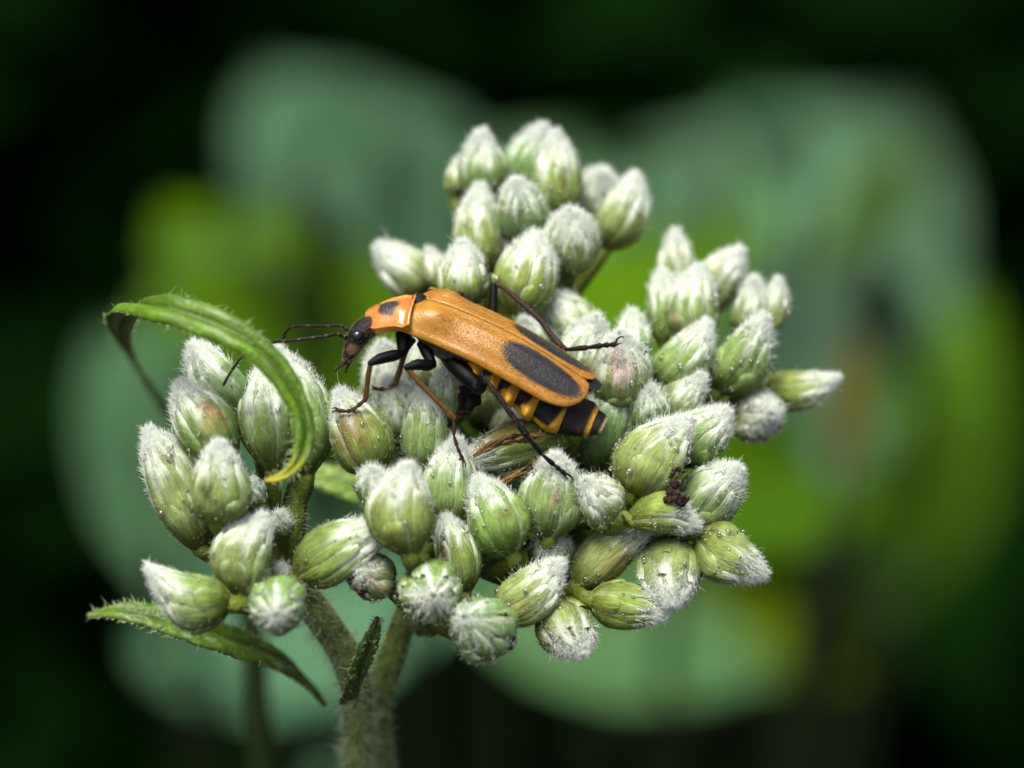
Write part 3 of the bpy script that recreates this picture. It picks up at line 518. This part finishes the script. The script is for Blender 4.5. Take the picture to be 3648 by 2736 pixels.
lumps('droppings', 'dark brown string of droppings wedged between two plump buds', 'droppings', [(1612, 1072, 1.9), (1608, 1095, 2.0), (1604, 1118, 2.1), (1606, 1141, 2.2), (1600, 1163, 2.3), (1612, 1183, 2.3), (1630, 1190, 2.2), (1590, 1176, 2.3)], 16, (.032, .015, .009))
lumps('dark_clump', 'almost black crumbly clump hanging under the beetle behind its middle leg', 'debris', [(962, 862, -.3), (975, 885, -.3), (958, 900, -.4), (985, 870, -.3)], 25, (.009, .004, .0035))
lumps('brown_scab', 'dark brown scab on the rim of the damaged bud', 'debris', [(622, 1448, 2.4), (634, 1462, 2.5), (615, 1436, 2.3), (650, 1472, 2.5), (640, 1475, 2.3)], 13, (.035, .014, .01))
lumps('brown_speck', 'small dark brown speck on the fuzzy stem', 'debris', [(470, 1478, -1.2), (476, 1468, -1.2)], 7, (.05, .02, .01))
# ---------------------------------------------------------------- dew
def dew():
    t = (1 + 5 ** .5) / 2
    import itertools
    base, bf = sphere(np.zeros(3), 1.0, 8, 5); base = np.array(base); nv = len(base); pos = np.array([p for p, r in DEW]); rad = np.array([r for p, r in DEW])
    v = (pos[:, None] + base[None] * rad[:, None, None]).reshape(-1, 3); f = (np.array(bf)[None] + (np.arange(len(pos)) * nv)[:, None, None]).reshape(-1, 4)
    mesh('dew_drops', v, f, M_water, None, P(1150, 1100, 0), kind='stuff', label='tiny clear dew drops caught on the hairs of the buds', category='dew')
dew()

# ---------------------------------------------------------------- the beetle
PHI = R(42); BK = np.array([.8895, -.4568, 0]); NI = np.array([.4568, .8895, 0])
DV = NI * math.cos(PHI) + np.array([0, 0, math.sin(PHI)]); LV = -NI * math.sin(PHI) + np.array([0, 0, math.cos(PHI)])
bk, dv, lv = V(*BK), V(*DV), V(*LV)
OB = P(852, 571, 1.3)
def Bp(x, y, z):                                       # body frame in mm: back, near side, up
    x, y, z = (np.asarray(a, float) for a in (x, y, z)); return OB + (x[..., None] * bk + y[..., None] * lv + z[..., None] * dv) * MM
beetle = empty('soldier_beetle', P(1000, 1000, 0), 'orange and black soldier beetle walking over the flower buds', 'beetle')
ORANGE = np.array([.55, .2, .015]); YEL = np.array([.6, .3, .02]); BLK = np.array([.003, .0028, .003])
def arch(x): s = np.clip(x / 8.2, 0, 1); return .47 * (np.sin(np.pi * s ** .85)) ** 1.0
def shell_z(x, y):
    y = np.abs(y); b = 1.72; hump = .32 * np.exp(-((x - .55) / .75) ** 2 - ((y - .95) / .55) ** 2)
    return arch(x) - .92 * (y / b) ** 2.1 + hump + .05 * np.exp(-((y - 1.68) / .1) ** 2) - .0 * x
def elytron(sgn):
    nu, nv = 90, 40; us = np.linspace(0, 1, nu); q = np.linspace(0, 1, nv); U, Q = np.meshgrid(us, q, indexing='ij')
    # plan outline: inner edge (suture) and outer edge
    xs = U * 8.75 - .6
    outer = 1.70 + .06 * np.sin(np.pi * np.clip(xs / 8, 0, 1)); front = np.clip((xs + .6) / .9, 0, 1); outer = outer * np.sqrt(np.clip(1 - (1 - front) ** 2.2, 0, 1)) * 1.0
    outer = np.where(xs < .3, .95 + outer * .75 / 1.7, outer)
    endt = np.clip((xs - 6.2) / (8.15 - 6.2), 0, 1); outer = outer - (outer - .62) * (1 - np.sqrt(np.clip(1 - endt ** 2.3, 0, 1)))
    inner = np.where(xs < .0, .95 * (1 - np.sqrt(np.clip(1 - (np.clip(-xs / .6, 0, 1)) ** 1.7, 0, 1))), 0) + .015; et = np.clip((xs - 7.55) / .6, 0, 1); inner = inner + .6 * (1 - np.sqrt(np.clip(1 - et ** 2, 0, 1)))
    inner = np.minimum(inner, outer - .005); Y = inner + (outer - inner) * Q
    x = np.minimum(xs, 8.15); Z = shell_z(x, Y) - .28 * np.clip((.12 - (Y - inner)) / .12, 0, 1) ** 2 * 0
    Z = Z - .36 * np.clip((.1 - x) / .7, 0, 1) ** 1.8 - .22 * np.exp(-((Y - outer) / .05) ** 2) * .25
    Z = Z - .05 * np.exp(-((Y - .02) / .03) ** 2) + .012 * np.sin(Y * 2 * np.pi / .5) * np.clip(x, 0, 1) + .01 * np.sin(x * 1.7 + Y * 2)
    sx = (x - 5.85) / 2.05; cy = .80 + .02 * sx; hy = .60 - .10 * np.clip(sx, 0, 1)
    spot = 1 - (np.abs(sx) ** 2.6 + (np.abs(Y - cy) / hy) ** 2.6) ** (1 / 2.6)
    x = x - .22 * sgn * Y * np.exp(-np.maximum(x + .6, 0) / 1.2); top = Bp(x, sgn * Y, Z); bot = Bp(x, sgn * Y * .995, Z - .07)
    v = np.vstack([top.reshape(-1, 3), bot.reshape(-1, 3)]); n = nu * nv; f = grid_faces(nu, nv); f2 = [tuple(reversed([i + n for i in a])) for a in f]; rim = []
    for i in range(nu - 1): a, b = i * nv, (i + 1) * nv; rim += [(a, b, b + n, a + n), (b + nv - 1, a + nv - 1, a + nv - 1 + n, b + nv - 1 + n)]
    for j in range(nv - 1): a = j; b = j + 1; rim.append((b, a, a + n, b + n)); a += (nu - 1) * nv; b += (nu - 1) * nv; rim.append((a, b, b + n, a + n))
    allf = f + f2 + rim
    if sgn > 0: allf = [tuple(reversed(a)) for a in allf]
    o = mesh('elytron', v, allf, M_elytron, beetle, Bp(0, 0, 0), attrs={'spot': np.concatenate([spot.ravel(), spot.ravel()])})
    # short golden hairs lying backwards
    m = 4200; i = rng.integers(0, nu, m); j = rng.integers(0, nv, m); xx = x[i, j] + rng.normal(size=m) * .04; yy = np.clip(Y[i, j] + rng.normal(size=m) * .02, .02, 1.75); zz = shell_z(xx, yy) - .01
    ok = (xx > -.3) & (xx < 8.05) & (yy < outer[i, 0] - .01) & (yy > inner[i, 0]); xx, yy, zz = xx[ok], yy[ok], zz[ok]; sp = spot[i, j][ok]; m = len(xx)
    up = nrm(Bp(xx, sgn * yy, zz + .01) - Bp(xx, sgn * yy, zz)) + lv * (sgn * yy * .5)[:, None]
    vv, ff = hairs(Bp(xx, sgn * yy, zz), bk * 1.0 + up * .5 + rng.normal(size=(m, 3)) * .2, rng.uniform(.09, .17, m) * MM, .0065 * MM, rng.normal(size=m) * .2)
    cc = np.repeat(lerp([.5, .27, .07], [.11, .095, .07], (sp > 0).astype(float)), len(vv) // m, 0)
    mesh('hair', vv, ff, M_fuzz, o, Bp(0, 0, 0), col=cc, kind='stuff')
    return o
elytron(1); elytron(-1)
# body: thorax and segmented abdomen in one mesh
def body():
    bg = Bag(); ns = 40; th = np.linspace(0, 2 * math.pi, ns, endpoint=False)
    def ring(x, zc, by, hz, fl=0): return Bp(np.full(ns, x), by * np.cos(th), zc + hz * np.sin(th) - .0)
    # thorax
    X = np.array([-.75, -.5, 0, .6, 1.3, 2.0, 2.7, 3.3]); zc = np.array([-.75, -.8, -1.0, -1.15, -1.3, -1.4, -1.45, -1.4]); by = np.array([.5, .85, 1.15, 1.3, 1.35, 1.35, 1.3, 1.2]); hz = np.array([.35, .5, .68, .8, .85, .85, .8, .72])
    v = np.vstack([ring(*a) for a in zip(X, zc, by, hz)]); g = np.array([.035, .032, .028]); bg.add(v, grid_faces(len(X), ns, True) + [tuple(range(ns))], g)
    ed = [2.6, 3.6, 4.5, 5.45, 6.45, 7.75, 9.05]
    def Zc(x): return np.interp(x, [2.6, 4, 5.5, 7, 8, 9, 9.8], [-1.25, -1.6, -1.95, -2.2, -2.22, -2.05, -1.8])
    def By(x): return np.interp(x, [2.6, 4, 6, 7, 7.8, 8.5, 9, 9.3, 9.6], [1.3, 1.45, 1.48, 1.42, 1.28, 1.0, .82, .7, .5])
    def Hz(x): return np.interp(x, [2.6, 4, 6, 7.2, 8, 8.8, 9.2, 9.6], [.72, .85, .95, .92, .8, .62, .48, .24])
    for k in range(len(ed) - 1):
        a, b = ed[k], ed[k + 1]; nn = 16; vs_ = []; cs = []
        for i in range(nn):
            u = i / (nn - 1); x = a - .10 + (b - a + .10) * u
            sc = .9 + .13 * sstep(0, .7, u) - .07 * sstep(.9, 1, u)
            bump = .25 * np.exp(-((u - .72) / .2) ** 2) * (np.exp(-((np.angle(np.exp(1j * (th - .22)))) / .3) ** 2) + np.exp(-((np.angle(np.exp(1j * (th - math.pi + .22)))) / .3) ** 2)) * (1.1 if k < 4 else .7)
            fold = -.05 * np.exp(-((np.angle(np.exp(1j * (th + .12)))) / .12) ** 2) - .05 * np.exp(-((np.angle(np.exp(1j * (th - math.pi - .12)))) / .12) ** 2)
            r = sc + bump + fold
            vs_.append(Bp(np.full(ns, x) + .12 * np.sin(th) * 0 - .10 * np.clip(np.sin(th), 0, 1), By(x) * np.cos(th) * r, Zc(x) + Hz(x) * np.sin(th) * r))
            sth = np.sin(th); dors = sstep(-.12, .06, sth + .06 * np.sin(7 * u) - .35 * (u - .25) ** 2 * (k < 5)); lim = (.42 if k < 3 else .52 if k == 3 else .66 if k == 4 else .86)
            # rear band widens towards the side bump
            lim_th = lim + .32 * (sth - .1) - .18 * np.exp(-((sth - .2) / .22) ** 2) * (k < 4)
            blackm = dors * (1 - sstep(lim_th - .05, lim_th + .05, u))
            topband = dors * sstep(.72, .9, sth); blackm = np.maximum(blackm, topband * .9)
            joint = (1 - sstep(.04, .2, u)) * (sth < 0.1) * .85
            c = lerp(YEL * .95, BLK * 1.8, np.clip(np.maximum(blackm, joint), 0, 1))
            if k == 5: c = lerp(YEL, np.array([.014, .009, .007]), np.broadcast_to(1 - sstep(.84, .9, u), (ns,)))
            cs.append(c)
        bg.add(np.vstack(vs_), grid_faces(nn, ns, True), np.vstack(cs))
    # tail tip
    X = np.linspace(8.9, 9.5, 8); vs_ = [ring(x, Zc(x), By(x) * .92, Hz(x) * .92) for x in X]; cs = lerp(np.array([.008, .006, .005]), np.array([.5, .36, .2]), sstep(.75, 1, np.repeat(np.linspace(0, 1, 8), ns)))
    bg.add(np.vstack(vs_), grid_faces(8, ns, True) + [tuple(range(7 * ns, 8 * ns))], cs)
    o = bg.make('body', M_body, beetle, Bp(0, 0, 0))
    # grey pile on the thorax and fine hair on the abdomen
    m = 1500; x = rng.uniform(-.4, 3.2, m); t = rng.uniform(-2.4, .5, m); byx = np.interp(x, [-.75, 0, 1.3, 3.3], [.5, 1.15, 1.35, 1.2]); hzx = np.interp(x, [-.75, 0, 1.3, 3.3], [.35, .68, .85, .72]); zx = np.interp(x, [-.75, 0, 1.3, 3.3], [-.75, -1.0, -1.3, -1.4])
    r0 = Bp(x, byx * np.cos(t), zx + hzx * np.sin(t)); d = (np.cos(t)[:, None] * lv + np.sin(t)[:, None] * dv) * .4 + bk * 1.0 + rng.normal(size=(m, 3)) * .2
    vv, ff = hairs(r0, d, rng.uniform(.18, .35, m) * MM, .009 * MM, rng.normal(size=m) * .3); mesh('hair', vv, ff, M_fuzz, o, Bp(0, 0, 0), col=np.tile([.3, .29, .24], (len(vv), 1)), kind='stuff')
    return o
body()
b = Bag(); zs = []
xs = np.linspace(7.2, 8.55, 10); ys = np.linspace(-.95, .35, 9); X, Y = np.meshgrid(xs, ys, indexing='ij'); hwx = np.sqrt(np.clip(1 - ((X - 7.2) / 1.4) ** 2, 0.01, 1)); 
b.add(Bp(X, -.25 + (Y + .25) * hwx, shell_z(np.minimum(X, 8.1), (Y * hwx)) - .16).reshape(-1, 3), grid_faces(10, 9), BLK * 1.5); b.make('hind_wing', M_body, beetle)
b = Bag(); v, f = sphere(np.zeros(3), np.array([1.0, 1, 1]), 14, 8); v = Bp(-.35 + v[:, 0] * .42, v[:, 1] * .42, -.28 + v[:, 2] * .25); b.add(v, f, BLK * 2); b.make('scutellum', M_leg, beetle)
# pronotum: saddle-shaped shield with turned-up rim
FP = nrm(np.array([-.92, -.20, -.34])); LP = LV - FP * np.dot(FP, LV); LP = nrm(LP); DP = np.cross(FP, LP)
fp, lp, dp = V(*FP), V(*LP), V(*DP); PO = P(729, 602, 1.15)
def pron_pt(x, y, z): x, y, z = (np.asarray(a, float) for a in (x, y, z)); return PO + (-x[..., None] * fp + y[..., None] * lp + z[..., None] * dp) * MM   # x: towards the rear
def pronotum():
    nu, nv = 48, 61; us = np.linspace(-1, 1, nu); q = np.linspace(-1.35, 1.35, nv); U, Q = np.meshgrid(us, q, indexing='ij')
    hl = 1.26; hw = np.interp(us, [-1, -.95, -.85, -.6, 0, .5, .85, 1], [.5, .78, .98, 1.12, 1.2, 1.26, 1.3, 1.22])[:, None]
    q1 = np.clip(Q, -1, 1); over = np.clip(np.abs(Q) - 1, 0, 1)
    x = U * hl * (1 - np.where(U < 0, .34, .07) * q1 ** 2) + .05 * np.cos(q1 * 3) ; y = hw * q1 * (1 - .35 * over)
    edge = np.minimum(1 - np.abs(q1), 99) * hw; rear = (1 - U) * hl; frontd = (1 + U) * hl
    z = .22 - .50 * q1 ** 2 - .10 * (U + .1) ** 2 + np.maximum(.19 * np.exp(-(edge / .13) ** 2), .22 * np.exp(-(rear / .14) ** 2)) - .10 * np.exp(-((rear - .38) / .18) ** 2) + .05 * np.exp(-(frontd / .1) ** 2) - .26 * np.exp(-(frontd / .06) ** 2)
    z = z + .10 * np.exp(-((q1 / .35) ** 2 + ((U + .1) / .6) ** 2)) - .09 * np.exp(-(((np.abs(q1) - .62) / .2) ** 2 + ((U - .25) / .4) ** 2)) - 1.15 * over * 1.0
    z = z - .12 * np.clip((U - .97) / .03, 0, 1)
    d = np.hypot((U - .02) / .36, q1 / .48); noise_ = .1 * np.sin(9 * U + 4 * q1) + .08 * np.sin(13 * q1 - 5 * U)
    c = lerp(np.array([.42, .13, .004]), np.array([.006, .006, .008]), sstep(1.18, .82, d + noise_).ravel())
    c = lerp(c, np.array([.46, .18, .007]), (sstep(.16, .02, edge + 0 * U) * .7).ravel())
    mesh('pronotum', pron_pt(x, y, z).reshape(-1, 3), [tuple(reversed(a)) for a in grid_faces(nu, nv)], M_pron, beetle, PO, col=c)
    m = 500; i = rng.integers(0, nu, m); j = rng.integers(12, nv - 12, m); r0 = pron_pt(x[i, j], y[i, j], z[i, j] - .01); vv, ff = hairs(r0, dp - fp * .4 + rng.normal(size=(m, 3)) * .35, rng.uniform(.06, .12, m) * MM, .006 * MM, .2)
    mesh('hair', vv, ff, M_fuzz, beetle, PO, col=np.tile([.75, .45, .15], (len(vv), 1)), kind='stuff')
pronotum()
# head
def head():
    LH = nrm(V(-.12, -.32, .94)); ctr = [(712, 628, .55), (690, 640, .6), (668, 652, .6), (648, 667, .62), (632, 686, .64), (620, 708, .62), (611, 730, .6), (603, 750, .56), (598, 768, .54)]
    q = catmull([P(c[0], c[1], c[2] + .3) for c in ctr], 22); u = np.linspace(0, 1, 22)
    rl = np.interp(u, [0, .15, .35, .5, .62, .8, .92, 1], [.55, .6, .61, .58, .5, .35, .25, .14]) * MM; rd = np.interp(u, [0, .15, .35, .5, .62, .8, .92, 1], [.43, .48, .52, .5, .43, .32, .25, .14]) * MM
    t = nrm(np.gradient(q, axis=0)); bt = nrm(np.cross(t, LH)); ll = np.cross(bt, t); ns = 24; th = np.linspace(0, 2 * math.pi, ns, endpoint=False)
    v = q[:, None] + rl[:, None, None] * np.cos(th)[None, :, None] * ll[:, None] + rd[:, None, None] * np.sin(th)[None, :, None] * bt[:, None]; c = np.tile([.003, .0025, .0025], (22 * ns, 1)).reshape(22, ns, 3)
    cheek = P(617, 722, 1.3); dd = np.linalg.norm(v - cheek, axis=2) / MM; c = lerp(c, np.array([.13, .075, .025]), sstep(.36, .12, dd))
    bg = Bag(); bg.add(v.reshape(-1, 3), grid_faces(22, ns, True) + [tuple(range(ns)), tuple(range(21 * ns, 22 * ns))], c.reshape(-1, 3)); o = bg.make('head', M_body, beetle, q[0])
    for sg, ce in ((1, P(630, 684, 1.4)), (-1, P(652, 660, .42))):
        v, f = sphere(np.zeros(3), 1.0, 24, 16); v = ce + (v[:, :1] * .33 * t[11] + v[:, 1:2] * .29 * bt[11] + v[:, 2:] * .24 * ll[11]) * MM; mesh('eye', v, f, M_eye, o, q[0])
    # mouth feelers
    for pts in ([(600, 764, .8), (585, 773, 1.0), (572, 778, 1.1), (556, 790, 1.2)], [(604, 768, .6), (598, 780, .7), (595, 786, .7), (596, 797, .75)], [(592, 756, .9), (583, 768, 1.), (576, 773, 1.05)]):
        b = Bag(); qq = catmull([P(*p) for p in pts], 10); b.add(*tube(qq, np.array([.04, .05, .045, .06, .05, .05, .07, .075, .06, .03]) * MM, 8), (.02, .015, .012)); b.make('mouth_feeler', M_leg, o, q[0])
    # golden pile
    m = 1200; i = rng.integers(1, 20, m); a = rng.uniform(0, 2 * math.pi, m); n = np.cos(a)[:, None] * ll[i] + np.sin(a)[:, None] * bt[i]; r0 = q[i] + (rl[i] * np.cos(a))[:, None] * ll[i] + (rd[i] * np.sin(a))[:, None] * bt[i]; fr = rng.uniform(0, 1, (m, 1)); i2 = i + 1; r0 = r0 * (1 - fr) + fr * (q[i2] + (rl[i2] * np.cos(a))[:, None] * ll[i2] + (rd[i2] * np.sin(a))[:, None] * bt[i2])
    ok = np.linalg.norm(r0 - P(630, 684, 1.4), axis=1) > .36 * MM; r0, n, i = r0[ok], n[ok], i[ok]; m = len(r0)
    vv, ff = hairs(r0, n * .8 + t[i] * .7 + rng.normal(size=(m, 3)) * .2, rng.uniform(.06, .14, m) * MM, .0045 * MM, rng.normal(size=m) * .3); mesh('hair', vv, ff, M_fuzz, o, q[0], col=np.tile([.36, .29, .17], (len(vv), 1)), kind='stuff')
    # antennae: beaded feelers of narrow segments
    def antenna(pts, rad, nseg, first=None):
        n = nseg * 8 + 1; qq = catmull([P(*p) for p in pts], n); u = np.arange(n) % 8 / 8.0; tt = np.linspace(0, 1, n)
        rr = (rad * (1 - .25 * tt)) * (.72 + .38 * u) * MM; rr[-1] *= .3; rr[:9] *= np.interp(np.arange(9), [0, 2, 6, 8], [.9, 1.35, 1.5, 1.0])
        cc = np.repeat(np.where((u < .1)[:, None], [.09, .06, .04], [.014, .010, .008]), 8, 0); b = Bag(); b.add(*tube(qq, rr, 8), cc); b.make('antenna', M_leg, o, q[0])
    antenna([(603, 687, 1.0), (585, 682, 1.2), (563, 676, 1.4), (520, 684, 1.6), (476, 689, 1.7), (427, 696, 1.8), (369, 701, 2.2), (318, 716, 2.6), (279, 741, 2.9), (246, 784, 3.1), (215, 837, 3.2)], .095, 11)
    antenna([(608, 664, .2), (592, 656, .1), (577, 649, 0), (520, 651, -.5), (451, 651, -1.2), (420, 658, -1.6), (405, 676, -1.9), (398, 700, -2.1), (394, 722, -2.3)], .09, 9)
head()
# legs: each one chain of thick femur, slender tibia, jointed foot and claws
DKB = (.0016, .0013, .0013); BRN = (.085, .038, .009); DBR = (.03, .018, .012)
def leg(segs, tarsus, claw, tr=.11, tcol=DBR, label=None):
    b = Bag(); org = P(*segs[0][0][0])
    for pts, radii, c in segs:
        n = 18; q = catmull([P(*p) for p in pts], n); rr = np.interp(np.linspace(0, 1, n), np.linspace(0, 1, len(radii)), radii) * MM; b.add(*tube(q, rr, 12), c)
        v, f = sphere(q[-1], rr[-1] * 1.05, 10, 6); b.add(v, f, c)
    n = 9
    for a, c in zip(tarsus[:-1], tarsus[1:]):
        q = catmull([P(*a), P(*c)], n); rr = np.interp(np.linspace(0, 1, n), [0, .15, .75, .92, 1], [.55, .75, 1.08, 1.1, .6]) * tr * MM; b.add(*tube(q, rr, 9, flat=.85), tcol)
    e = tarsus[-1]
    for cl in claw:
        q = catmull([P(*e)] + [P(*p) for p in cl], 9); b.add(*tube(q, np.linspace(.06, .018, 9) * MM, 7), tcol)
    v, f = sphere(P(*e), .09 * MM, 10, 6); b.add(v, f, tcol)
    hv, hf = [], []
    o = b.make('leg', M_leg, beetle, org)
    if label: o['label'] = label
    for pts, radii, c in segs[-1:]:
        m = 420; q = catmull([P(*p) for p in pts], 30); i = rng.integers(0, 29, m); t = nrm(q[i + 1] - q[i]); s = nrm(np.cross(t, rng.normal(size=(m, 3))))
        rr = np.interp(i / 29, np.linspace(0, 1, len(radii)), radii) * MM; vv, ff = hairs(q[i] + s * (rr * .95)[:, None], s * .6 + t, rng.uniform(.06, .12, m) * MM, .006 * MM, 0.); mesh('hair', vv, ff, M_fuzz, o, org, col=np.tile([.2, .13, .06], (len(vv), 1)), kind='stuff')
    return o
leg([([(772, 672, .9), (772, 705, 1.1), (768, 735, 1.25)], [.36, .32, .2], DKB), ([(774, 735, 1.3), (740, 742, 1.7), (700, 752, 2.0), (672, 765, 2.2)], [.16, .27, .25, .15], DKB), ([(670, 768, 2.2), (664, 800, 2.0), (659, 845, 1.8), (654, 878, 1.65)], [.11, .115, .12, .115], (.07, .032, .008))],
    [(654, 878, 1.65), (629, 899, 1.55), (612, 911, 1.5), (598, 914, 1.5), (572, 911, 1.45)], [[(560, 912, 1.45), (553, 920, 1.4)], [(562, 902, 1.5), (555, 906, 1.5)]], .105)
leg([([(800, 690, -.6), (780, 720, -.8), (772, 748, -1.0)], [.2, .18, .13], DKB), ([(771, 748, -1.0), (765, 772, -1.0), (758, 795, -1.05), (747, 828, -1.1)], [.12, .125, .13, .13], (.1, .048, .009))],
    [(747, 828, -1.1), (722, 843, -1.1), (698, 846, -1.1), (684, 843, -1.1)], [[(678, 838, -1.1), (674, 832, -1.1)], [(678, 845, -1.1), (674, 846, -1.1)]], .1, (.05, .025, .012))
leg([([(832, 702, 1.0), (845, 735, 1.3), (860, 765, 1.5)], [.3, .27, .2], DKB), ([(866, 768, 1.55), (845, 772, 1.8), (815, 770, 2.1), (785, 778, 2.3)], [.18, .27, .26, .17], DKB), ([(784, 782, 2.3), (825, 830, 2.25), (880, 886, 2.15), (927, 934, 2.05)], [.115, .11, .115, .12], BRN)],
    [(927, 936, 2.05), (927, 988, 1.95), (937, 1022, 1.9), (945, 1042, 1.85), (953, 1058, 1.8)], [[(962, 1072, 1.8), (964, 1086, 1.75)], [(955, 1074, 1.85), (954, 1088, 1.8)], [(945, 1062, 1.85), (941, 1064, 1.8)]], .1)
leg([([(890, 728, .6), (930, 768, 1.2), (970, 808, 1.6), (1005, 842, 1.8)], [.3, .42, .4, .28], DKB), ([(985, 825, 1.7), (1003, 842, 1.9), (1014, 832, 2.1), (1014, 805, 2.3)], [.28, .3, .24, .15], DKB), ([(1014, 803, 2.3), (1060, 862, 2.5), (1105, 925, 2.6), (1148, 984, 2.6)], [.11, .12, .135, .165], DKB)],
    [(1150, 988, 2.6), (1200, 1048, 2.4), (1237, 1080, 2.3), (1252, 1092, 2.25), (1268, 1104, 2.2)], [[(1285, 1112, 2.2), (1296, 1125, 2.1), (1288, 1134, 2.1)], [(1270, 1114, 2.2), (1279, 1122, 2.1)]], .13, DKB)
leg([([(1046, 665, -1.2), (1048, 600, -1.3), (1050, 528, -1.4)], [.2, .215, .17], DKB), ([(1054, 522, -1.4), (1080, 533, -1.35), (1120, 566, -1.2), (1190, 630, -1.0), (1225, 676, -.9), (1265, 722, -.7)], [.11, .11, .125, .135, .14, .165], (.028, .018, .014))],
    [(1268, 724, -.6), (1342, 717, -.1), (1385, 711, .25), (1404, 709, .4), (1424, 708, .5)], [[(1430, 691, .55), (1446, 683, .6), (1450, 690, .55)], [(1436, 706, .55), (1442, 703, .5)]], .125, (.012, .009, .009))
leg([([(900, 600, -1.6), (930, 560, -1.9), (950, 552, -2.1)], [.17, .18, .12], DBR), ([(950, 553, -2.1), (962, 580, -2.4), (985, 640, -2.8)], [.1, .1, .1], DBR)], [(985, 640, -2.8), (1000, 665, -2.9), (1010, 680, -2.9)], [[(1015, 688, -2.9), (1018, 692, -2.9)]], .09)
